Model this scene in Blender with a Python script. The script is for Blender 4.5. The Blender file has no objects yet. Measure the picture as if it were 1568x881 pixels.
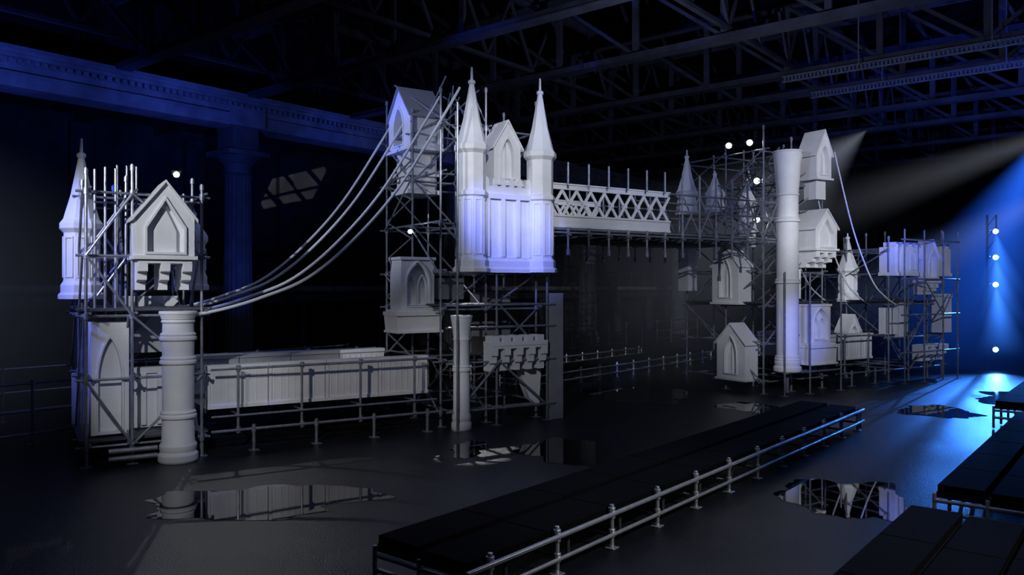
import bpy, math, random
from mathutils import Matrix, Vector
from mathutils.geometry import tessellate_polygon
random.seed(7)
R=math.radians
scene=bpy.context.scene

# ---------------------------------------------------------------- materials
def mat(name,col,rough=.5,metal=0,bump=0,bscale=20,var=0,vscale=4,emit=None,estr=0,spec=.5):
    m=bpy.data.materials.new(name); m.use_nodes=True
    nt=m.node_tree; b=nt.nodes['Principled BSDF']
    b.inputs['Base Color'].default_value=(*col,1); b.inputs['Roughness'].default_value=rough
    b.inputs['Metallic'].default_value=metal; b.inputs['Specular IOR Level'].default_value=spec
    tc=nt.nodes.new('ShaderNodeTexCoord')
    if var:
        n=nt.nodes.new('ShaderNodeTexNoise'); n.inputs['Scale'].default_value=vscale; n.inputs['Detail'].default_value=6
        nt.links.new(tc.outputs['Object'],n.inputs['Vector'])
        r=nt.nodes.new('ShaderNodeValToRGB')
        r.color_ramp.elements[0].position=.3; r.color_ramp.elements[1].position=.7
        r.color_ramp.elements[0].color=(*[c*(1-var) for c in col],1)
        r.color_ramp.elements[1].color=(*[min(1,c*(1+var)) for c in col],1)
        nt.links.new(n.outputs['Fac'],r.inputs['Fac']); nt.links.new(r.outputs['Color'],b.inputs['Base Color'])
    if bump:
        n=nt.nodes.new('ShaderNodeTexNoise'); n.inputs['Scale'].default_value=bscale; n.inputs['Detail'].default_value=4
        nt.links.new(tc.outputs['Object'],n.inputs['Vector'])
        bp=nt.nodes.new('ShaderNodeBump'); bp.inputs['Strength'].default_value=bump; bp.inputs['Distance'].default_value=.02
        nt.links.new(n.outputs['Fac'],bp.inputs['Height']); nt.links.new(bp.outputs['Normal'],b.inputs['Normal'])
    if emit:
        b.inputs['Emission Color'].default_value=(*emit,1); b.inputs['Emission Strength'].default_value=estr
    return m
WHITE=mat('white_painted_plaster',(.72,.73,.77),.6,0,.12,30,.06,3)
STEEL=mat('galvanised_tube',(.27,.29,.35),.33,.5,0,20,.25,8)
DSTEEL=mat('dark_tube',(.08,.08,.09),.5,.3)
SILVER=mat('aluminium',(.65,.67,.70),.3,.6,0,20,.15,10)
CABLE=mat('cable_sleeve',(.62,.64,.72),.45)
FLOOR=mat('dark_asphalt',(.014,.015,.018),.36,0,.35,50,.5,1.2,spec=.4)
WATER=mat('water',(.003,.003,.004),.02,0,0,spec=1.0)
BLACK=mat('black_cushion',(.006,.006,.007),.85,0,.2,40,spec=.06)
BFRAME=mat('black_frame',(.01,.01,.011),.6,spec=.2)
STONE=mat('painted_stone',(.22,.22,.24),.7,0,.3,8,.3,2)
COLM=mat('column_stone',(.09,.09,.10),.7,0,.3,8,.3,2)
WALL=mat('dark_wall',(.03,.03,.034),.85,0,.3,5,.4,1,spec=.2)
IRON=mat('dark_iron',(.06,.06,.075),.55,.2,0,20,.3,2,spec=.3)
CEIL=mat('dark_ceiling',(.010,.010,.012),.9,0,.2,4,.3,1,spec=.1)
GREY=mat('grey_panel',(.24,.24,.27),.7,0,.1,20,.1,3)
LAMPW=mat('lamp_lens_white',(1,1,1),.3,emit=(1,.97,.9),estr=22)
LAMPB=mat('lamp_lens_blue',(.1,.3,1),.3,emit=(.1,.35,1),estr=45)

# ---------------------------------------------------------------- mesh builder
class M:
    def __init__(s): s.v=[]; s.f=[]; s.mi=[]; s.mats=[]; s.T=Matrix(); s.m=WHITE
    def mt(s):
        if s.m not in s.mats: s.mats.append(s.m)
        return s.mats.index(s.m)
    def add(s,vs,fs):
        o=len(s.v); k=s.mt()
        s.v+= [s.T@Vector(p) for p in vs]
        for f in fs: s.f.append([i+o for i in f]); s.mi.append(k)
    def box(s,x0,x1,y0,y1,z0,z1):
        s.add([(x0,y0,z0),(x1,y0,z0),(x1,y1,z0),(x0,y1,z0),(x0,y0,z1),(x1,y0,z1),(x1,y1,z1),(x0,y1,z1)],
              [(0,3,2,1),(4,5,6,7),(0,1,5,4),(1,2,6,5),(2,3,7,6),(3,0,4,7)])
    def prism(s,loops,d0,d1):      # loops in (x,z), extruded along y
        flat=[p for l in loops for p in l]; n=len(flat)
        tri=tessellate_polygon([[Vector((p[0],p[1],0)) for p in l] for l in loops])
        vs=[(p[0],d0,p[1]) for p in flat]+[(p[0],d1,p[1]) for p in flat]
        fs=[tuple(t) for t in tri]+[tuple(i+n for i in reversed(t)) for t in tri]
        o=0
        for l in loops:
            k=len(l)
            for i in range(k):
                j=(i+1)%k; fs.append((o+i,o+j,o+j+n,o+i+n))
            o+=k
        s.add(vs,fs)
    def lathe(s,cx,cy,prof,seg=32,flute=0,rot=0):
        vs=[];fs=[]
        for r,z in prof:
            for i in range(seg):
                a=2*math.pi*i/seg+rot; rr=r*(1-flute*(i%2))
                vs.append((cx+rr*math.cos(a),cy+rr*math.sin(a),z))
        for k in range(len(prof)-1):
            for i in range(seg):
                j=(i+1)%seg; fs.append((k*seg+i,k*seg+j,(k+1)*seg+j,(k+1)*seg+i))
        fs.append(tuple(reversed(range(seg)))); o=(len(prof)-1)*seg; fs.append(tuple(range(o,o+seg)))
        s.add(vs,fs)
    def tube(s,p0,p1,r=.024,seg=8):
        p0=Vector(p0);p1=Vector(p1);d=(p1-p0)
        if d.length<1e-5: return
        d.normalize(); u=d.orthogonal().normalized(); w=d.cross(u)
        vs=[]
        for p in (p0,p1):
            for i in range(seg):
                a=2*math.pi*i/seg; vs.append(p+u*r*math.cos(a)+w*r*math.sin(a))
        fs=[(i,(i+1)%seg,seg+(i+1)%seg,seg+i) for i in range(seg)]+[tuple(reversed(range(seg))),tuple(range(seg,2*seg))]
        s.add(vs,fs)
    def bar(s,p0,p1,w,h,up=(0,0,1)):
        p0=Vector(p0);p1=Vector(p1);d=(p1-p0).normalized(); up=Vector(up)
        a=d.cross(up)
        if a.length<1e-3: a=Vector((1,0,0))
        a.normalize(); b=a.cross(d).normalized()
        vs=[p+a*sx*w/2+b*sy*h/2 for p in (p0,p1) for sx,sy in ((-1,-1),(1,-1),(1,1),(-1,1))]
        s.add(vs,[(0,1,2,3),(7,6,5,4),(0,4,5,1),(1,5,6,2),(2,6,7,3),(3,7,4,0)])
    def path(s,pts,r,seg=8):
        pts=[Vector(p) for p in pts]; vs=[];fs=[]
        for k,p in enumerate(pts):
            d=(pts[min(k+1,len(pts)-1)]-pts[max(k-1,0)]).normalized()
            u=d.cross(Vector((0,1,0))).normalized(); w=d.cross(u)
            for i in range(seg):
                a=2*math.pi*i/seg; vs.append(p+u*r*math.cos(a)+w*r*math.sin(a))
        for k in range(len(pts)-1):
            for i in range(seg):
                j=(i+1)%seg; fs.append((k*seg+i,k*seg+j,(k+1)*seg+j,(k+1)*seg+i))
        fs.append(tuple(range(seg))); fs.append(tuple(range((len(pts)-1)*seg,len(pts)*seg)))
        s.add(vs,fs)
    def obj(s,name,parent=None,shift=(0,0,0),bevel=0):
        import bmesh
        sh=Vector(shift)
        me=bpy.data.meshes.new(name); me.from_pydata([v-sh for v in s.v],[],s.f); 
        for m in s.mats: me.materials.append(m)
        me.polygons.foreach_set('material_index',s.mi)
        bm=bmesh.new(); bm.from_mesh(me); bmesh.ops.recalc_face_normals(bm,faces=bm.faces); bm.to_mesh(me); bm.free()
        me.polygons.foreach_set('use_smooth',[True]*len(me.polygons)); me.set_sharp_from_angle(angle=R(30))
        o=bpy.data.objects.new(name,me); scene.collection.objects.link(o)
        if parent: o.parent=parent
        if bevel:
            b=o.modifiers.new('bevel','BEVEL'); b.width=bevel; b.segments=2; b.limit_method='ANGLE'; b.angle_limit=R(40)
        return o

BO=Vector((-1.04,15.6,0)); BROT=Matrix.Rotation(R(32),4,'Z'); HROT=Matrix.Rotation(R(50.8),4,'Z')
def empty(name,frame,org):
    e=bpy.data.objects.new(name,None); scene.collection.objects.link(e); e.empty_display_size=.3
    if frame=='B': e.location=BO+BROT@Vector(org); e.rotation_euler=(0,0,R(32))
    else: e.location=HROT@Vector(org); e.rotation_euler=(0,0,R(50.8))
    return e
def single(m,name,frame,org=(0,0,0),bevel=0):
    o=m.obj(name,None,org,bevel)
    if frame=='B': o.location=BO+BROT@Vector(org); o.rotation_euler=(0,0,R(32))
    else: o.location=HROT@Vector(org); o.rotation_euler=(0,0,R(50.8))
    return o
def place(x,y,rot=0): return Matrix.Translation((x,y,0))@Matrix.Rotation(R(rot),4,'Z')

# ---------------------------------------------------------------- gothic pieces (front faces -y, centred on x=0)
def arch(w,zb,zs,za,cx=0,n=8):
    h=(za-zs)/(w*.8660254)
    pr=[(cx-w/2+w*math.cos(k/n*math.pi/3),zs+w*math.sin(k/n*math.pi/3)*h) for k in range(n+1)]
    pl=[(2*cx-x,z) for x,z in reversed(pr[:-1])]
    return [(cx-w/2,zb),(cx+w/2,zb)]+pr+pl
def arch_frame(m,w,zb,zs,za,cx,y0,y1,t=.035):
    o=arch(w+2*t,zb-t,zs,za+t*1.6,cx); i=arch(w,zb,zs,za,cx)
    m.prism([o,i],y0,y1)
def chevron(w,ze,zp,o,t):
    k=(zp-ze)/(w/2)
    return [(-w/2-o,ze-o*k),(-w/2-o,ze-o*k+t),(0,zp+t),(w/2+o,ze-o*k+t),(w/2+o,ze-o*k),(0,zp)]
def brackets(m,w,d,z0,z1,n=3):
    m.box(-w/2,w/2,0,d,z1-.06,z1)
    bw=w/(2*n-1+.6); h=z1-.06-z0
    for i in range(n):
        x=-w/2+(w-bw)*i/(n-1)
        prof=[(0,z1-.06),(0,z1-.06-h*.3),(d*.16,z1-.06-h*.36),(d*.16,z1-.06-h*.62),(d*.4,z1-.06-h*.7),(d*.4,z0),(d,z0),(d,z1-.06)]
        T=m.T; m.T=T@Matrix.Translation((x,0,0))@Matrix.Rotation(R(90),4,'Z')
        m.prism([[(p[0],p[1]) for p in prof]],-bw,0); m.T=T
def house(m,w,d,z0,ze,zp,corb=.5,aw=.5,open_=False,roof=None,plain=False):
    h=ze-z0
    out=[(-w/2,z0),(w/2,z0),(w/2,ze),(0,zp),(-w/2,ze)]
    zs=z0+h*.62; za=ze+(zp-ze)*.32
    if plain:
        # pointed recess with straight raking sides, as on the oriels
        zs=z0+h*.72; za=ze+(zp-ze)*.5; a=w*aw/2
        hole=[(-a,z0+h*.1),(a,z0+h*.1),(a,zs),(0,za),(-a,zs)]
        m.prism([out,hole],0,.1); m.prism([out],.1,d)
        g=.04; o2=[(-a-g,z0+h*.1-g),(a+g,z0+h*.1-g),(a+g,zs+g*.4),(0,za+g*1.5),(-a-g,zs+g*.4)]
        m.prism([o2,hole],-.03,0)
        b=a*.62; m.prism([[(-b,z0+h*.1),(b,z0+h*.1),(b,zs-.04),(0,za-.12),(-b,zs-.04)]],.05,.1)
    else:
        hole=arch(w*aw,z0+h*.14,zs,za)
        m.prism([out,hole],0,.1)
        if open_: m.prism([out,hole],.1,d)
        else:
            m.prism([out],.1,d)
            m.box(-.012,.012,.05,.1,z0+h*.14,za-.05)
        arch_frame(m,w*aw,z0+h*.14,zs,za,0,-.03,0,.035)
    if roof: m.m=roof
    m.prism([chevron(w,ze,zp,.05,.05)],-.05,d+.03)
    m.m=WHITE
    m.box(-w/2-.04,w/2+.04,-.05,d,z0-.06,z0)
    if corb: brackets(m,w*.92,d,z0-.06-corb,z0-.06,3)
def niche(m,w,d,z0,zl,z1):
    m.box(-w/2-.16,w/2+.16,-.16,d,zl-.12,zl-.04); m.box(-w/2-.1,w/2+.1,-.1,d,zl-.04,zl)
    m.prism([[(-w/2-.1,z0),(w/2+.1,z0),(w/2+.14,zl-.12),(-w/2-.14,zl-.12)]],-.1,d)
    m.box(-w/2-.14,w/2+.14,-.14,d,z0,z0+.05)
    h=z1-zl; out=[(-w/2,zl),(w/2,zl),(w/2,z1-.06),(-w/2,z1-.06)]
    hole=arch(w*.66,zl+.08,zl+h*.5,zl+h*.88)
    m.prism([out,hole],0,.14); m.box(-w/2,w/2,.14,d,zl,z1-.06)
    arch_frame(m,w*.66,zl+.08,zl+h*.5,zl+h*.88,0,-.03,0,.035)
    for cx in (-w*.165,w*.165): arch_frame(m,w*.22,zl+.12,zl+h*.42,zl+h*.62,cx,.05,.14,.035)
    m.box(-w/2-.03,w/2+.03,-.03,d,z1-.06,z1)
def turret(m,x,y,r,z0,zr,zc,tip,fin=.2,zmid=None):
    p=[(r*1.0,z0),(r*1.3,z0+.01),(r*1.3,z0+.08),(r*1.16,z0+.12),(r*1.16,z0+.24),(r*1.02,z0+.30),(r,z0+.32)]
    if zmid: p+=[(r,zmid-.06),(r*1.14,zmid-.03),(r*1.14,zmid+.04),(r*.98,zmid+.08)]
    p+=[(r*.98,zc-.2),(r*1.22,zc-.13),(r*1.22,zc-.04),(r*1.1,zc),(r*1.02,zc+.03),(r*.6,zc+(tip-zc)*.4),(r*.18,tip-.05),(r*.26,tip-.03),(r*.26,tip+.02),(r*.1,tip+.05),(r*.07,tip+fin)]
    m.lathe(x,y,p,8,rot=math.pi/8)
    for i in range(8):
        T=m.T; m.T=T@Matrix.Translation((x,y,0))@Matrix.Rotation(i*math.pi/4,4,'Z')@Matrix.Translation((0,-r*.93,0))
        zt=(zmid-.1) if zmid else zc-.26
        zb=z0+.36
        ww=r*.42
        m.prism([[(-ww/2-.02,zb),(ww/2+.02,zb),(ww/2+.02,zt),(-ww/2-.02,zt)],[(-ww/2,zb+.03),(ww/2,zb+.03),(ww/2,zt-.03),(-ww/2,zt-.03)]],-.015,.03)
        m.T=T
def column(m,x,y,r,z0,z1,cap=.35,rings=(),flare=1.26):
    m.lathe(x,y,[(r*flare*1.04,z1-.05),(r*flare*1.06,z1-.03),(r*flare*1.04,z1)],32)
    p=[(r*1.15,z0),(r*1.22,z0+.03),(r*1.22,z0+.12),(r*1.08,z0+.17),(r*1.14,z0+.22),(r*1.14,z0+.27),(r,z0+.33)]
    zc=z1-.05-cap
    for z in sorted(rings): p+=[(r*.98,z-.06),(r*1.13,z-.04),(r*1.13,z),(r*1.04,z+.02),(r*1.1,z+.05),(r*.96,z+.08)]
    p+=[(r*.94,zc-.03),(r*1.04,zc),(r*.95,zc+.04),(r*(1+(flare-1)*.2),zc+cap*.35),(r*(1+(flare-1)*.6),zc+cap*.75),(r*flare,zc+cap*.9),(r*flare,z1-.05)]
    m.lathe(x,y,p,32)

# ---------------------------------------------------------------- scaffolding
def coupler(m,x,y,z): m.tube((x,y,z-.05),(x,y,z+.05),.04,8)
def scaffold(m,xs,ys,levels,top,plank=(),brace=.55,jit=.25):
    m.m=STEEL
    for x in xs:
        for y in ys:
            t=top+random.uniform(-jit,jit)
            m.tube((x,y,.04),(x,y,t),.024); m.box(x-.08,x+.08,y-.08,y+.08,0,.012); m.tube((x,y,.01),(x,y,.2),.032)
            m.tube((x,y,t-.1),(x,y,t-.02),.036)
            for z in levels: coupler(m,x,y,z)
    for z in levels:
        for y in ys: m.tube((xs[0]-.14,y+.05,z),(xs[-1]+.14,y+.05,z),.022)
        for x in xs: m.tube((x+.05,ys[0]-.14,z+.05),(x+.05,ys[-1]+.14,z+.05),.022)
    for i in range(len(levels)-1):
        a,b=levels[i],levels[i+1]
        for y in ys:
            for j in range(len(xs)-1):
                if random.random()<brace:
                    q=(xs[j],xs[j+1]) if random.random()<.5 else (xs[j+1],xs[j])
                    m.tube((q[0],y-.05,a),(q[1],y-.05,b),.02)
        for x in xs:
            for j in range(len(ys)-1):
                if random.random()<brace:
                    q=(ys[j],ys[j+1]) if random.random()<.5 else (ys[j+1],ys[j])
                    m.tube((x-.05,q[0],a),(x-.05,q[1],b),.02)
    for z in plank:
        k=int((ys[-1]-ys[0])/.25)
        m.m=DSTEEL
        for i in range(k): m.box(xs[0]-.1,xs[-1]+.1,ys[0]+i*.25+.01,ys[0]+i*.25+.235,z+.08,z+.12)
        m.m=STEEL

# ================================================================ LEFT ABUTMENT
eLA=e=empty('bridge_abutment_model','B',(-5.6,.8,0)); sh=(-5.6,.8,0)
m=M(); column(m,-5.2,-.12,.25,0,2.42,.12,(.75,1.62,2.0),1.1); m.obj('round_column',e,sh,.004)
m=M(); m.T=place(-5.42,-.35); house(m,.86,.75,3.3,3.9,4.45,.48,.62,plain=True); m.obj('gabled_oriel',e,sh,.004)
m=M(); turret(m,-6.5,1.15,.28,2.6,3.7,3.9,5.0,.28); m.obj('octagonal_turret',e,sh,.004)
m=M(); turret(m,-4.75,1.1,.2,2.75,3.7,3.75,4.1,.1); m.obj('small_turret',e,sh)
m=M()
m.T=place(-6.15,.25); out=[(-.27,.46),(.27,.46),(.27,2.24),(-.27,2.24)]; ah=arch(.34,.5,1.3,2.0)
m.prism([out,ah],0,.14); m.box(-.27,.27,.14,.6,.46,2.24); arch_frame(m,.34,.5,1.3,2.0,0,-.03,0,.03)
m.T=Matrix(); m.obj('lancet_panel',e,sh)
m=M(); m.box(-5.95,-4.95,1.5,1.62,1.65,2.65); m.box(-5.95,-4.85,.75,.87,.45,1.42)
m.bar((-5.9,1.4,1.7),(-5.0,1.4,2.6),.06,.12); m.box(-6.6,-4.9,1.9,2.0,.4,1.3); m.box(-5.95,-4.9,.7,.9,1.36,1.46)
for i in range(5): m.box(-5.9+i*.25,-5.82+i*.25,.68,.75,.5,1.36)
m.obj('backing_panels',e,sh)
m=M(); scaffold(m,[-6.5,-5.85,-4.8],[.1,.95,1.8,3.0],[.3,1.35,2.35,3.3,4.3],4.75,(.3,2.35),.65)
for x in (-6.35,-6.2,-6.05): m.tube((x,.5,2.3),(x,.5,4.7+random.random()*.3),.021); m.tube((x+.4,1.3,2.3),(x+.4,1.3,4.9),.021)
m.tube((-6.2,-.05,.12),(-5.5,-.05,.12),.04); m.tube((-6.2,-.05,.24),(-5.5,-.05,.24),.04)
m.obj('scaffold_frame',e,sh)

# ================================================================ APPROACH DECKS
def deck(x0,x1,name):
    m=M(); n=max(2,round((x1-x0)/1.05))
    L=(x1-x0)/n
    for yy in (.5,2.7):
        for i in range(n):
            a=x0+i*L; m.m=WHITE
            m.box(a+.01,a+L-.01,yy,yy+.14,.74,1.38); m.box(a+.005,a+L-.005,yy-.04,yy+.18,1.38,1.45)
            m.box(a+.005,a+L-.005,yy-.03,yy+.17,.70,.76)
            m.box(a+.01,a+.06,yy-.02,yy,.76,1.38)
            for k in range(7): m.box(a+.1+k*(L-.2)/7,a+.1+k*(L-.2)/7+.012,yy-.008,yy,.8,1.34)
    m.m=DSTEEL; m.box(x0,x1,.64,2.7,.62,.70)
    m.m=STEEL
    for yy in (.1,3.2):
        m.tube((x0,yy,1.42),(x1,yy,1.42)); m.tube((x0,yy,.37),(x1,yy,.37)); m.tube((x0,yy,.62),(x1,yy,.62),.018)
        x=x0+.45
        while x<x1:
            m.tube((x,yy+.05,.3),(x,yy+.05,1.47)); coupler(m,x,yy+.03,1.42); coupler(m,x,yy+.03,.37)
            m.tube((x+.25,yy,0.01),(x+.25,yy,.45),.028); m.box(x+.17,x+.33,yy-.08,yy+.08,0,.012); coupler(m,x+.25,yy,.37)
            m.tube((x,yy,.62),(x,3.0 if yy<1 else .3,.62),.02)
            x+=1.1
    single(m,name,'B',((x0+x1)/2,1.8,0))
deck(-4.65,-.45,'bridge_deck_span_model')
deck(11.95,14.2,'bridge_deck_span_model.001')

# ================================================================ TOWER 1
eT1=e=empty('bridge_tower_model','B',(1.1,1.6,0)); sh=(1.1,1.6,0)
m=M()
for x in (.28,1.92): turret(m,x,0,.29,3.1,4.6,5.66,6.9,.3,4.66)
m.obj('spired_turrets',e,sh,.004)
m=M()
m.box(.28,1.92,0,.22,3.1,4.66); m.box(.5,1.7,-.14,.2,3.1,3.18); m.box(.5,1.7,-.1,.2,3.18,3.34); m.box(.5,1.7,-.05,.2,3.34,3.42)
m.box(.5,1.7,-.08,.2,4.6,4.7); m.box(.5,1.7,-.02,.2,4.7,4.86)
for i in range(6):
    x=.56+i*.2; m.box(x,x+.11,-.02,.2,4.86,5.0); m.prism([[(x,5.0),(x+.11,5.0),(x+.055,5.05)]],-.02,.2)
for x in (.62,.98,1.34,1.66): m.box(x-.04,x+.04,-.08,0,3.42,4.6)
m.obj('central_facade',e,sh,.003)
m=M(); m.T=place(1.13,.02); house(m,.64,.5,4.95,5.7,6.2,0,.46); m.obj('dormer_gable',e,sh,.004)
m=M(); m.T=place(-.25,2.35,-90); house(m,1.15,.8,5.85,6.55,7.2,0,.42,True,GREY)
m.box(-.35,.35,.1,.75,4.9,5.8); m.box(-.42,.42,.03,.78,5.25,5.35); m.box(-.45,.45,0,.8,4.85,4.95); m.obj('side_dormer',e,sh,.004)
m=M(); m.T=place(-.5,.85); niche(m,.74,.55,1.88,2.35,3.42); m.obj('window_niche',e,sh,.004)
m=M(); column(m,.02,-.05,.165,0,2.25,.42,(1.2,)); m.obj('round_column',e,sh,.003)
m=M(); m.T=place(1.34,-.15); brackets(m,1.35,.35,1.1,1.62,5); m.box(-.68,.68,0,.35,1.6,1.7)
for i in range(5): m.box(-.66+i*.27,-.5+i*.27,0,.3,1.7,1.82)
m.obj('corbel_table',e,sh)
m=M(); m.m=GREY; m.box(2.17,2.52,0,.14,.0,2.68); m.box(1.15,2.15,1.55,1.65,1.3,2.7); m.box(-.1,.75,1.2,1.3,2.55,3.0)
m.m=WHITE; m.prism([[(1.85,.45),(2.1,.25),(2.14,.9),(2.14,1.2),(1.6,1.2),(1.7,.8)]],.3,.5)
m.obj('backing_panels',e,sh)
m=M(); scaffold(m,[-.2,.85,2.1],[.42,1.75,3.15],[.3,1.3,2.35,3.1,4.1,5.1,6.1],6.9,(2.35,),.6)
for x in (.86,2.1): m.tube((x,-.0,.02),(x,0,3.1)); m.box(x-.08,x+.08,-.08,.08,0,.012)
m.tube((-.16,-.22,.02),(-.16,-.22,6.4)); m.box(-.24,-.08,-.3,-.14,0,.012)
for z in (.35,1.3,2.0,2.45): m.tube((-.3,-.02,z),(2.3,-.02,z))
m.tube((-.1,-.05,.3),(.9,-.05,1.3)); m.tube((2.1,-.05,1.3),(.9,-.05,2.45)); m.tube((.9,-.05,1.3),(2.1,-.05,.3))
for k in range(9):
    m.tube((random.uniform(-.3,2),random.uniform(.5,3),6),(random.uniform(-.3,2.2),random.uniform(.5,3),7.3),.018)
for k in range(14):
    x=-.2; m.bar((x-.03,1.75+(k%2)*1.3,.5+k*.42),(x-.03,1.75+((k+1)%2)*1.3,.5+(k+1)*.42),.03,.03)
m.obj('scaffold_frame',e,sh)

# ================================================================ HIGH WALKWAY
e=empty('high_walkway_model','B',(5,1.5,4)); sh=(5,1.5,4)
for yy,nm in ((.15,'front_lattice'),(2.8,'rear_lattice')):
    m=M(); m.m=WHITE; x0,x1=2.25,5.75
    m.box(x0,x1,yy,yy+.1,4.93,5.03); m.box(x0,x1,yy-.03,yy+.13,5.03,5.06)
    m.box(x0,x1,yy,yy+.1,4.12,4.36); m.box(x0,x1,yy-.03,yy+.13,4.34,4.38); m.box(x0,x1,yy-.03,yy+.13,4.1,4.14)
    n=9; L=(x1-x0)/n
    for i in range(n):
        a=x0+i*L
        m.bar((a,yy+.03,4.37),(a+L,yy+.03,4.94),.03,.06); m.bar((a,yy+.07,4.94),(a+L,yy+.07,4.37),.03,.06)
        m.box(a+L/2-.045,a+L/2+.045,yy,yy+.1,4.61,4.7)
    m.obj(nm,e,sh)
m=M(); m.m=STEEL
for yy in (.0,1.5,3.0):
    m.tube((2,yy,4.05),(9.3,yy,4.05)); m.tube((2,yy,3.98),(9.3,yy,3.98)); m.tube((5.6,yy,5.0),(9.3,yy,5.0)); m.tube((5.6,yy,4.6),(9.3,yy,4.6),.02)
x=2.65
while x<9.2:
    for yy in (.0,3.0):
        m.tube((x,yy,3.5),(x,yy,4.1)); m.tube((x,yy,5.0),(x,yy,5.5)); coupler(m,x,yy,4.05); m.tube((x,yy,3.5),(x,yy,3.62),.04)
    m.tube((x,-.1,3.93),(x,3.1,3.93))
    if x>5.5:
        for yy in (0,3.0): m.tube((x,yy,4.05),(x,yy,5.0))
        m.tube((x,.0,4.05),(x+.56,.0,5.0),.02); m.tube((x,3.0,5.0),(x+.56,3.0,4.05),.02); m.tube((x,0,5.0),(x+.56,0,4.05),.02)
    x+=.56
m.m=DSTEEL; m.box(2.1,9.2,.3,2.75,4.08,4.12)
m.obj('tube_frame',e,sh)

# ================================================================ TOWER 2
eT2=e=empty('bridge_tower_model.001','B',(10.4,1.6,0)); sh=(10.4,1.6,0)
m=M(); column(m,9.65,-.1,.29,.6,6.36,1.1,(2.95,4.55,.95)); m.obj('round_column',e,sh,.004)
m=M(); m.T=place(11.15,-.1); house(m,.62,.6,5.78,6.45,7.05,0,.5); m.box(-.2,.2,.1,.5,5.2,5.7); m.obj('upper_dormer',e,sh,.004)
m=M(); m.T=place(11.05,-.25); house(m,.9,.8,3.85,4.4,4.88,.45,.62,plain=True); m.obj('gabled_oriel',e,sh,.004)
m=M(); m.T=place(11.0,-.1); niche(m,.85,.55,.72,1.3,2.35); m.obj('window_niche',e,sh,.004)
m=M(); m.T=place(8.95,1.4,-90); house(m,.95,.5,2.4,3.4,3.95,0,.4); m.obj('side_gable_upper',e,sh,.004)
m=M(); m.T=place(8.95,1.2,-90); house(m,1.0,.5,.35,1.3,1.8,0,.4); m.obj('side_gable_lower',e,sh,.004)
m=M(); turret(m,9.1,3.0,.28,4.9,5.0,5.6,6.6,.2); m.box(8.95,9.3,2.8,3.2,2.7,4.3); turret(m,9.3,2.1,.24,4.9,5.0,5.5,6.0,.1); turret(m,9.6,1.2,.22,4.3,4.9,5.2,5.7,.1)
m.box(9.4,9.6,.9,1.5,3.9,4.3); m.box(9.9,10.1,.6,1.0,4.6,5.3); m.box(10.2,10.7,.3,.4,2.5,3.3); m.obj('rear_turrets',e,sh)
m=M(); scaffold(m,[9.2,10.3,11.6],[.3,1.6,3.1],[.3,1.3,2.3,3.2,4.2,4.9,5.6,6.4],6.9,(2.3,),.75)
m.tube((9.65,-.1,.05),(9.65,-.1,.6),.04); m.tube((9.3,-.3,.58),(11.6,-.3,.58)); m.tube((9.3,.1,.56),(11.6,.1,.56))
for x in (9.3,10.3,11.6): m.tube((x,-.3,0),(x,-.3,3.2)); m.box(x-.08,x+.08,-.38,-.22,0,.012)
for k in range(16): m.tube((random.uniform(9,10.4),random.uniform(.2,3),random.uniform(4,6)),(random.uniform(9,11.4),random.uniform(.2,3),random.uniform(5,6.8)),.018)
m.obj('scaffold_frame',e,sh)

# ================================================================ RIGHT ABUTMENT
e=empty('bridge_abutment_model.001','B',(15.8,1.4,0)); sh=(15.8,1.4,0)
m=M(); turret(m,14.6,1.6,.28,2.35,3.2,3.45,4.35,.15); m.obj('octagonal_turret',e,sh,.004)
m=M(); m.T=place(15.0,-.1)
m.box(-.6,2.35,0,.5,3.2,4.0); m.box(-.65,2.4,-.06,.5,3.15,3.25)
for i in range(9): m.box(-.55+i*.33,-.38+i*.33,0,.4,4.0,4.14)
for cx in (-.2,.3,.8,1.3,1.8): arch_frame(m,.24,3.35,3.65,3.85,cx,-.03,0,.03)
m.obj('crenellated_parapet',e,sh)
m=M(); m.box(16.9,17.4,-.1,.3,1.4,2.55); m.box(14.3,15.0,.2,.35,1.4,2.2); m.box(15.1,15.6,.2,.35,1.3,2.4); m.box(16.9,17.4,-.15,.3,2.5,2.6)
m.T=place(16.5,-.15); brackets(m,1.3,.4,.55,1.05,4); m.T=Matrix(); m.obj('side_panels',e,sh)
m=M(); m.T=place(13.9,.9); house(m,.6,.4,1.2,1.5,1.95,0,.5); m.obj('small_gable',e,sh)
m=M(); m.T=place(16.0,-.3); house(m,.7,.4,3.0,3.7,4.2,.35,.5); m.obj('gabled_oriel',e,sh)
m=M(); scaffold(m,[14.4,15.4,16.4,17.2],[.1,1.5,3.0],[.35,1.3,2.3,3.15,3.9],4.4,(2.3,),.6)
for x in (14.4,15.4,16.4,17.2): m.tube((x,-.4,0),(x,-.4,4.5)); m.box(x-.08,x+.08,-.48,-.32,0,.012)
for z in (.9,2.0,3.05,4.2): m.tube((14.25,-.4,z),(17.3,-.4,z))
m.tube((14.4,-.4,.9),(15.4,-.4,2.0),.02); m.tube((16.4,-.4,2.0),(15.4,-.4,3.05),.02); m.tube((16.4,-.4,2.0),(17.2,-.4,3.05),.02)
m.obj('scaffold_frame',e,sh)

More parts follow.
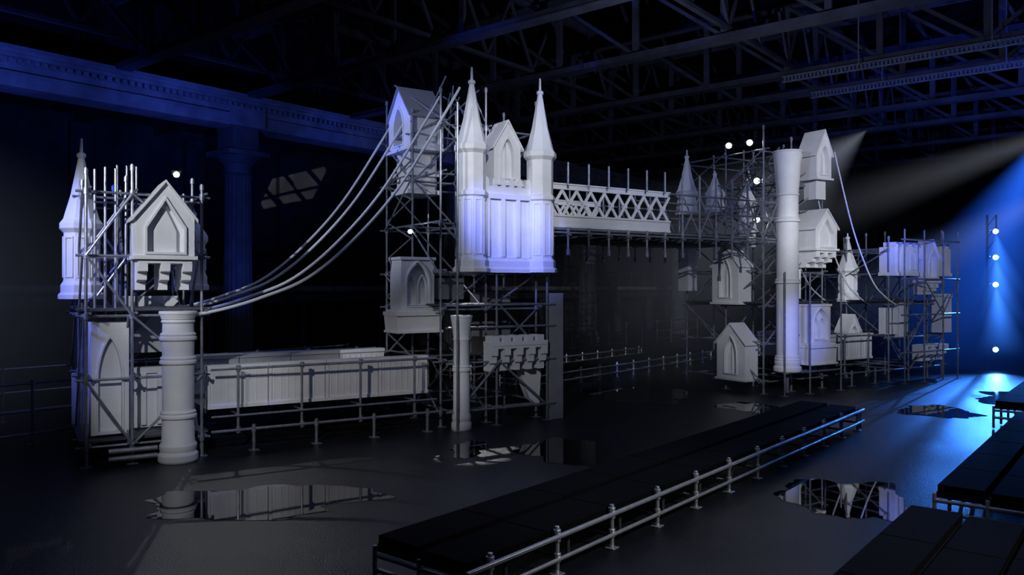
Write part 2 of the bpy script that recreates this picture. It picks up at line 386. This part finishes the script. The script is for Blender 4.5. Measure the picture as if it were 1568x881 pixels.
# ================================================================ CABLES
cur=[(-4.95,2.34),(-4.4,2.46),(-3.85,2.63),(-3.05,2.97),(-2.2,3.67),(-1.28,4.72),(-.3,6.25),(0,6.75)]
def smooth(c,n=6):
    out=[]
    for i in range(len(c)-1):
        p0=c[max(i-1,0)];p1=c[i];p2=c[i+1];p3=c[min(i+2,len(c)-1)]
        for k in range(n):
            t=k/n
            out.append(tuple(.5*(2*p1[a]+(p2[a]-p0[a])*t+(2*p0[a]-5*p1[a]+4*p2[a]-p3[a])*t*t+(3*p1[a]-p0[a]-3*p2[a]+p3[a])*t**3) for a in (0,1)))
    return out+[c[-1]]
for i,yy in enumerate((-.02,.85,2.2,3.05)):
    m=M(); m.m=CABLE; m.path([(x,yy,z) for x,z in smooth(cur)],.027)
    single(m,'suspension_cable','B',(-2.5,yy,4))
    m=M(); m.m=CABLE; m.path([(11.7+(0-x)*.6,yy,z*.97) for x,z in smooth(cur)],.022)
    single(m,'suspension_cable','B',(13,yy,4))

# ================================================================ BENCHES
def bench(x0,x1,y0,w,name='spectator_bench',rail=True,z=.45):
    m=M(); m.m=BFRAME
    rows=max(2,round(w/.62)); rw=w/rows
    m.box(x0,x1,y0-w+.02,y0-.02,z-.16,z-.08)
    m.m=BLACK
    n=max(1,round((x1-x0)/1.2)); L=(x1-x0)/n
    for r in range(rows):
        for i in range(n): m.box(x0+i*L+.008,x0+(i+1)*L-.008,y0-(r+1)*rw+.03,y0-r*rw-.03,z-.08,z-(.0 if r%2==0 else .02))
    m.m=SILVER
    for x in (x0-.01,x1+.01):
        for zz in (z-.19,z-.33): m.tube((x,y0,zz),(x,y0-w,zz),.026)
        k=int(w/.55)
        for i in range(k+1): m.tube((x,y0-i*w/k,0.01),(x,y0-i*w/k,z-.1),.024)
    m.m=DSTEEL
    x=x0+.6
    while x<x1:
        for yy in (y0-.05,y0-w+.1): m.tube((x,yy,0.01),(x,yy,z-.12),.024)
        x+=1
    m.m=SILVER
    if rail:
        yy=y0-w-.06
        m.tube((x0-.1,yy,z-.07),(x1+.05,yy,z-.07),.025); m.tube((x0-.1,yy,z-.29),(x1+.05,yy,z-.29),.022)
        x=x0+.25
        while x<=x1+.01:
            m.tube((x,yy+.04,0.01),(x,yy+.04,z+.02),.026); m.box(x-.06,x+.06,yy-.02,yy+.1,0,.012)
            m.tube((x,yy+.04,z-.13),(x,yy+.04,z-.01),.04); m.tube((x,yy+.04,z-.33),(x,yy+.04,z-.24),.04)
            m.tube((x,yy+.04,z-.29),(x,yy+.35,z-.29),.018)
            x+=1.0
    single(m,name,'H',((x0+x1)/2,y0-w/2,0),.006)
bench(5.0,16.5,5.75,1.2)
bench(10.5,17.6,2.05,2.2,rail=False)
bench(4.2,9.35,2.08,2.2,rail=False)
bench(18.2,27,2.5,2.2,rail=False,z=.55)
bench(17,28,14.3,1.2)
bench(17.5,28,17.3,1.2)

# ================================================================ GUARD RAILS
def grail(x0,x1,y,name='guard_rail',h=1.1,mt=DSTEEL):
    m=M(); m.m=mt
    for z in (h,h*.55,.2): m.tube((x0,y,z),(x1,y,z),.025)
    x=x0
    while x<=x1+.01:
        m.tube((x,y,0.01),(x,y,h+.06),.026); m.box(x-.08,x+.08,y-.08,y+.08,0,.012); coupler(m,x,y,h); coupler(m,x,y,h*.55); x+=1.5
    single(m,name,'H',((x0+x1)/2,y,0))
grail(1,7,15.5,mt=STEEL); grail(3,15,18.5,mt=STEEL); grail(31.5,42,2.5); grail(22,40,19.5)

# ================================================================ PUDDLES
def puddle(cx,cy,rx,ry,seed,tail=0):
    rnd=random.Random(seed); ph=[rnd.uniform(0,6.28) for _ in range(6)]; N=160
    v=[(0,0,.004)]
    for i in range(N):
        a=2*math.pi*i/N
        r=1+.13*math.sin(2*a+ph[0])+.11*math.sin(3*a+ph[1])+.09*math.sin(5*a+ph[2])+.06*math.sin(8*a+ph[3])+.035*math.sin(13*a+ph[4])+.02*math.sin(23*a+ph[5])
        x=rx*r*math.cos(a)
        if tail: x+=tail*rx*max(0,math.cos(a-.5))**6
        v.append((x,ry*r*math.sin(a)+(tail*ry*.5*max(0,math.cos(a-.5))**6),.004))
    m=M(); m.m=WATER
    m.add(v,[(0,i+1,(i+1)%N+1) for i in range(N)])
    o=m.obj('puddle'); o.location=(cx,cy,0)
for i,p in enumerate([(-3.3,10.35,1.45,.8,0),(.97,13.5,.85,1.0,0),(3.3,20.6,1.2,1.8,0),(4.3,10.4,.65,1.0,.9),(9.6,17.8,.75,1.0,0),(5.6,18.4,.7,.8,0),(13.0,19.5,1.4,1.6,0),(-.75,13.7,.3,.7,0)]):
    puddle(*p[:4],seed=i*3+2,tail=p[4])

# ================================================================ HALL
XA,XB,YL,YR,ZC=-6,50,28,-14,13
m=M(); m.m=FLOOR; m.box(XA,XB,YR,YL,-.2,0); single(m,'floor','H',(20,7,0))
m=M(); m.m=CEIL; m.box(XA,XB,YR,YL,ZC,ZC+.2); single(m,'ceiling','H',(20,7,ZC))
for nm,b in (('wall_left',(XA,XB,YL,YL+.3)),('wall_right',(XA,XB,YR-.3,YR)),('wall_back',(XB,XB+.3,YR,YL)),('wall_front',(XA-.3,XA,YR,YL))):
    m=M(); m.m=WALL; m.box(*b,0,ZC); single(m,nm,'H',((b[0]+b[1])/2,(b[2]+b[3])/2,0))
m=M(); m.m=STONE; y=22.2
m.box(XA+.05,XB-.05,y,y+.9,7.85,8.15); m.box(XA+.05,XB-.05,y-.05,y+.9,8.15,8.22); m.box(XA+.05,XB-.05,y+.04,y+.9,8.22,8.42)
m.box(XA+.05,XB-.05,y-.16,y+.9,8.56,8.64); m.box(XA+.05,XB-.05,y-.28,y+.9,8.64,8.72); m.box(XA+.05,XB-.05,y-.36,y+.9,8.72,8.80); m.box(XA+.05,XB-.05,y+.0,y+.9,8.42,8.56)
x=XA+.1
while x<42: m.box(x,x+.11,y-.11,y,8.43,8.55); x+=.2
COLX=(4,14,24,34,44)
for cx in COLX: m.box(cx-.6,cx+.6,y-.12,y,7.85,8.45)
single(m,'trim_1','H',(20,y,8))
for cx in COLX:
    m=M(); m.m=COLM
    m.lathe(cx,y+.5,[(.62,0),(.62,.25),(.5,.35),(.55,.45),(.46,.55)],32)
    m.lathe(cx,y+.5,[(.46,.55),(.44,3),(.40,6.3)],40,flute=.06)
    m.lathe(cx,y+.5,[(.41,6.3),(.48,6.35),(.42,6.42),(.44,6.7),(.7,6.95)],32); m.box(cx-.72,cx+.72,y-.2,y+1.2,6.95,7.1); m.box(cx-.45,cx+.45,y+.05,y+.95,7.1,7.85)
    single(m,'fluted_column','H',(cx,y+.5,0))
m=M(); m.m=WALL; m.box(XA+.05,XB-.05,23.1,YL-.02,8.6,8.7)
for k in range(20): m.box(XA+1+k*2.7,XA+1.2+k*2.7,23.1,YL-.02,8.3,8.6)
single(m,'trim_2','H',(20,25,8))
m=M(); m.m=STONE; m.tube((XA+.2,26.2,2.75),(XB-.2,26.2,2.75),.13,12); m.m=IRON; m.box(XA+.2,XB-.2,26.3,YL-.02,2.2,2.5)
for k in range(36): m.tube((XA+1+k*1.5,26.3,2.5),(XA+1+k*1.5,26.3,3.7),.03)
m.tube((XA+.2,26.3,3.7),(XB-.2,26.3,3.7),.035)
for k in range(14): m.box(XA+1+k*4,XA+1.25+k*4,26.3,26.6,0,2.2)
single(m,'gallery_balcony','H',(20,27,2))
m=M(); m.m=WALL
for k in range(13): m.box(XA+1+k*4,XA+1.7+k*4,YL-.25,YL,0,8.3)
single(m,'trim_3','H',(20,28,0))
m=M(); m.m=CEIL; m.box(XA+.05,XB-.05,22.8,23.1,8.8,ZC)
for cx in range(-4,48,4):
    m.T=Matrix.Translation((cx,22.8,0)); arch_frame(m,2.2,9.1,10.8,12.2,0,-.15,0,.12); m.T=Matrix()
single(m,'wall_clerestory','H',(20,23,9))
def truss(x,zb=8.75,zt=10.7):
    m=M(); m.m=IRON
    y0,y1=YR+.05,22.75
    for xx in (x-.14,x+.14):
        m.box(xx-.05,xx+.05,y0,y1,zb,zb+.13); m.box(xx-.05,xx+.05,y0,y1,zt,zt+.13)
    m.box(x-.2,x+.2,y0,y1,zb-.02,zb+.01)
    n=15; L=(y1-y0)/n
    for i in range(n):
        a=y0+i*L; b=a+L
        m.bar((x,a,zb+.1),(x,a,zt),.16,.10,(1,0,0))
        if i<n//2: m.bar((x,a,zt),(x,b,zb+.1),.09,.12,(1,0,0))
        else: m.bar((x,a,zb+.1),(x,b,zt),.09,.12,(1,0,0))
        if i%2==0:
            m.bar((x,a,zt),(x,a+L*.6,ZC),.1,.1,(1,0,0)); m.bar((x,b,zt),(x,b+L*.4 if b+L*.4<y1 else y1,ZC),.1,.1,(1,0,0))
    single(m,'roof_truss','H',(x,5,9))
for x in (10,14,18,22.2,24.6,28.5,32,36.5,41,46): truss(x)
m=M(); m.m=IRON
for yy in (-10,-4,2,8,14,20):
    m.box(XA+.1,XB-.1,yy-.08,yy+.08,10.85,11.1)
    m.box(XA+.1,XB-.1,yy-.06,yy+.06,9.0,9.1)
    x=XA+.1
    while x<XB-2: m.bar((x,yy,9.1),(x+1,yy,10.85),.06,.08); m.bar((x+1,yy,10.85),(x+2,yy,9.1),.06,.08); x+=2
single(m,'roof_girders','H',(20,5,10))
m=M(); m.m=STEEL
for xx in (21.6,23.9):
    for z in (8.45,8.6): m.box(xx,xx+.05,YR+1,8,z,z+.04)
    for k in range(210): m.box(xx,xx+.05,YR+1+k*.1,YR+1.05+k*.1,8.48,8.62)
    for k in range(7): m.tube((xx+.02,YR+2+k*3,8.6),(xx+.02,YR+2+k*3,10.8),.02)
single(m,'lighting_truss','H',(22,0,8.5))

# ================================================================ STAGE LIGHTS
def fixture(loc,aim,blue=False,r=.085,name='stage_light',parent=None):
    m=M(); m.m=DSTEEL
    m.lathe(0,0,[(r*.7,-.22),(r*.95,-.2),(r*1.1,-.02),(r*1.25,0),(r*1.25,.03)],20)
    m.box(-r*1.6,r*1.6,-.02,.02,-.3,-.27)
    m.box(-r*1.6,-r*1.4,-.02,.02,-.3,-.08); m.box(r*1.4,r*1.6,-.02,.02,-.3,-.08)
    m.box(-r*1.6,-r*.9,-.015,.015,-.1,-.08); m.box(r*.9,r*1.6,-.015,.015,-.1,-.08)
    m.m=LAMPB if blue else LAMPW
    m.lathe(0,0,[(r,.03),(r*.9,.04),(r*.4,.055)],20)
    o=m.obj(name)
    d=Vector(aim)-Vector(loc)
    W=Matrix.Translation(loc)@d.to_track_quat('Z','Y').to_matrix().to_4x4()
    if parent:
        P=Matrix.Translation(parent.location)@parent.rotation_euler.to_matrix().to_4x4()
        o.parent=parent; o.matrix_local=P.inverted()@W
    else: o.matrix_world=W
def bw(x,y,z): return BO+BROT@Vector((x,y,z))
def hw(x,y,z): return HROT@Vector((x,y,z))
CAM=Vector((0,0,2.8))
for p in ((9.15,1.45,6.7),(9.15,.72,6.67),(9.15,.48,5.62),(9.15,.48,4.6),(-.28,1.7,4.0),(-5.2,.05,4.65)):
    q=bw(*p); fixture(q,(q.x*.3,q.y*.3,2.0),r=.075 if p[0]>0 else .045,parent=eT2 if p[0]>5 else (eT1 if p[0]>-1 else eLA))
m=M(); m.m=DSTEEL
for dx,dy in ((-.15,-.15),(.15,-.15),(0,.15)): m.tube((dx,dy,0),(dx,dy,5.3),.03)
for k in range(13):
    m.tube((-.15,-.15,.4*k+.1),(.15,-.15,.4*k+.5),.015); m.tube((-.15,-.15,.4*k+.1),(0,.15,.4*k+.5),.015)
m.box(-.4,.4,-.4,.4,0,.03); lt=m.obj('lighting_tower'); lt.location=(16.5,27.3,0)
for z in (4.72,3.83,2.9,.68): fixture((16.5,26.95,z),(8,5,1.5),True,.085,parent=lt)

def spot(name,loc,aim,energy,col,ang=40,blend=.5,size=.05):
    l=bpy.data.lights.new(name,'SPOT'); l.energy=energy; l.color=col; l.spot_size=R(ang); l.spot_blend=blend; l.shadow_soft_size=size
    o=bpy.data.objects.new(name,l); scene.collection.objects.link(o); o.location=loc
    o.rotation_euler=(Vector(aim)-Vector(loc)).to_track_quat('-Z','Y').to_euler(); return o
W=(.95,.97,1); CW=(.76,.83,1); BL=(.05,.12,1); LB=(.2,.25,1)
spot('spotlight_left_top',(-8.5,2,7.4),(-5.9,13,3.7),4200,W,19,.9)
spot('spotlight_left_low',(-3,2.5,6),(-5.4,13,1.3),1500,W,18,.9)
spot('spotlight_deck',(-5,2.5,6),(-2.9,14.6,1.1),1500,(1,.96,.9),20,.9)
spot('spotlight_tower_top',(.5,3,8.2),(.1,16.2,5.4),4600,W,18,.9)
spot('spotlight_tower_low',(-3,3,6),(-.2,16,2.0),1400,W,18,.9)
spot('spotlight_tower_side',(-10,6,7.5),(-2.3,16.8,5.2),3400,CW,24,.8)
spot('spotlight_walkway',(4,4,7.5),(3.4,18,4.6),2300,W,17,.9)
spot('spotlight_far_top',(10,5,8.3),(8.9,21.5,5.2),6000,W,22,.8)
spot('spotlight_far_low',(4,6,7),(7.6,21.3,2.2),3000,W,22,.8)
spot('spotlight_far_end',(12,8,8),(12.3,23,3.0),2600,CW,24,.8)
spot('spotlight_back_left',(-7.5,22,8.2),(-4.2,11.5,0),280,W,26,.5,.03)
spot('spotlight_back_tower',(-1.2,20,6),(-.7,13.8,0),1500,W,12,.5,.02)
spot('spotlight_blue_tower',(-2.5,5,8.2),(.1,16.2,3.8),8500,LB,11,.9)
spot('spotlight_blue_left',(-11,8,8),(-7.2,13,3),3500,LB,24,.8)
spot('spotlight_blue_column',(8,9,3),(7.6,21,1.6),3500,LB,12,.9)
spot('spotlight_blue_side_dormer',(-9,14,4),(-2.4,17.6,6.9),2500,BL,20,.9)
for hx,en in ((1.5,360),(6,400),(11,330),(17,200),(23,90)):
    spot('spotlight_blue_cornice',hw(hx,18.8,6.2),hw(hx+1.2,22.2,8.35),en,BL,95,1)
spot('spotlight_blue_hall_column',(-6,19,1),(-8.6,24.5,4),700,BL,40,1)
spot('spotlight_blue_right',(19,31,6),(13.0,21.0,0),6500,(.04,.22,1),32,1)
for z in (4.72,3.83,2.9,.68): spot('spotlight_blue_stand',(16.45,26.8,z),(13,20,max(0,z-4)),500,(.05,.25,1),50,.8)
spot('spotlight_blue_truss',(16,9,3),(16.5,18,8.7),6500,(.06,.12,1),50,.9)
spot('spotlight_blue_roof',(10,20,2.0),(14,24,9.5),1200,BL,90,.9)
spot('spotlight_roof_wash',(3,13,5.5),(4,18,10),800,(.5,.58,1),125,1)
spot('spotlight_roof_wash',(9,8,5.5),(10,15,10),500,(.35,.42,1),120,1)
spot('spotlight_bench',(9,3,8.5),(2.2,8.8,0),2000,W,32,.9)
# gobo projector on the far wall
g=spot('spotlight_gobo',(-4.5,26,7),(-8.8,32.5,7.0),1300,W,24,.1,.03)
g.data.use_nodes=True; nt=g.data.node_tree; em=nt.nodes['Emission']
tc=nt.nodes.new('ShaderNodeTexCoord'); sp=nt.nodes.new('ShaderNodeSeparateXYZ'); nt.links.new(tc.outputs['Normal'],sp.inputs[0])
def lm(op,a,b=None):
    n=nt.nodes.new('ShaderNodeMath'); n.operation=op
    for i,v in enumerate((a,b)):
        if v is None: continue
        if isinstance(v,(int,float)): n.inputs[i].default_value=v
        else: nt.links.new(v,n.inputs[i])
    return n.outputs[0]
gx,gy=sp.outputs[0],sp.outputs[1]
sl=lm('ADD',gy,lm('MULTIPLY',gx,-.3))
mask=lm('MULTIPLY',lm('LESS_THAN',lm('ABSOLUTE',sl),.075),lm('LESS_THAN',lm('ABSOLUTE',lm('ADD',gx,lm('MULTIPLY',gy,-.5))),.13))
bars=lm('GREATER_THAN',lm('ABSOLUTE',lm('SINE',lm('MULTIPLY',lm('ADD',gx,lm('MULTIPLY',gy,1.1)),17))),.3)
bars2=lm('GREATER_THAN',lm('ABSOLUTE',lm('SINE',lm('ADD',lm('MULTIPLY',sl,32),.8))),.25)
nt.links.new(lm('MULTIPLY',lm('MULTIPLY',mask,bars),bars2),em.inputs['Strength'])

# painted light shafts and mist: emissive cones standing in for lit theatrical haze
def glow_shaft(loc,aim,L,half,col,strength,powr=1.4):
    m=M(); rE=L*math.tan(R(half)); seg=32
    mm=bpy.data.materials.new('painted_haze_glow'); mm.use_nodes=True; nt=mm.node_tree; nt.nodes.remove(nt.nodes['Principled BSDF'])
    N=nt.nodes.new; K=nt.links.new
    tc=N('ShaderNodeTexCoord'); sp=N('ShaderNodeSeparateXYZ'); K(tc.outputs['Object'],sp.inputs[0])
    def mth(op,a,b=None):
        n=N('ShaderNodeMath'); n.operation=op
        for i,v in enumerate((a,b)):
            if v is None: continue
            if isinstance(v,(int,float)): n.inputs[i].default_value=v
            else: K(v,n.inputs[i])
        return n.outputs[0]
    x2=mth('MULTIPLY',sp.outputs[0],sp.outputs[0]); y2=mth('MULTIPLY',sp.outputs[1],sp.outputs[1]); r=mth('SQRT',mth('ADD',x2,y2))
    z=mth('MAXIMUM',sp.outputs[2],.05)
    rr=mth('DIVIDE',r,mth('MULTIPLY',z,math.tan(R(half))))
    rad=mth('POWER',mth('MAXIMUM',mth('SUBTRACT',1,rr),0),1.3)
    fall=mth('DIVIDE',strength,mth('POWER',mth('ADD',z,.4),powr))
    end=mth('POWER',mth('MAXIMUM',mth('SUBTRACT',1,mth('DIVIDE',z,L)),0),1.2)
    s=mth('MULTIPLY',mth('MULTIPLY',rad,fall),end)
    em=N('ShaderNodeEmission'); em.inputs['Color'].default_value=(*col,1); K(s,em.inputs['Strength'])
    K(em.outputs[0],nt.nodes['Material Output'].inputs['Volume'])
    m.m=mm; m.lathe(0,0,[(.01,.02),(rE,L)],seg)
    o=m.obj('painted_haze_beam'); o.location=loc; o.rotation_euler=(Vector(aim)-Vector(loc)).to_track_quat('Z','Y').to_euler()
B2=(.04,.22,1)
for z in (4.72,3.83,2.9): glow_shaft((16.45,26.85,z),(16.0,25.6,z-3),2.6,20,B2,6.0,1.0)
glow_shaft((19.5,25,8.5),(10.5,24,5.4),14,6,(.75,.82,1),.75,1.0)
glow_shaft((20.5,27,7.2),(12,27,2.4),13,9,(.3,.45,1),1.1,1.0)
glow_shaft((19.5,29,8.5),(15.2,26.5,1.5),11,20,(.02,.14,1),3.2,1.0)
glow_shaft((13.5,30,8.8),(2.5,22,1.2),17,17,(.62,.68,.9),.40,1.0)
glow_shaft((-16,13.5,9),(-9,16,.2),12,24,(.5,.6,.9),.20,.8)

w=bpy.data.worlds.new('world'); scene.world=w; w.use_nodes=True
w.node_tree.nodes['Background'].inputs[0].default_value=(.1,.15,.4,1); w.node_tree.nodes['Background'].inputs[1].default_value=.02
# large soft overhead fill light, added to raise the hall's cool ambient level
l=bpy.data.lights.new('overhead_fill','AREA'); l.shape='RECTANGLE'; l.size=14; l.size_y=10; l.energy=130; l.color=(.4,.5,1)
o=bpy.data.objects.new('overhead_fill',l); scene.collection.objects.link(o); o.location=(1,13,8.6)

cd=bpy.data.cameras.new('camera'); cd.lens=27.76; cd.sensor_width=36; cd.clip_end=200
c=bpy.data.objects.new('camera',cd); scene.collection.objects.link(c); c.location=CAM; c.rotation_euler=(R(90),0,0)
scene.camera=c
scene.view_settings.view_transform='Standard'
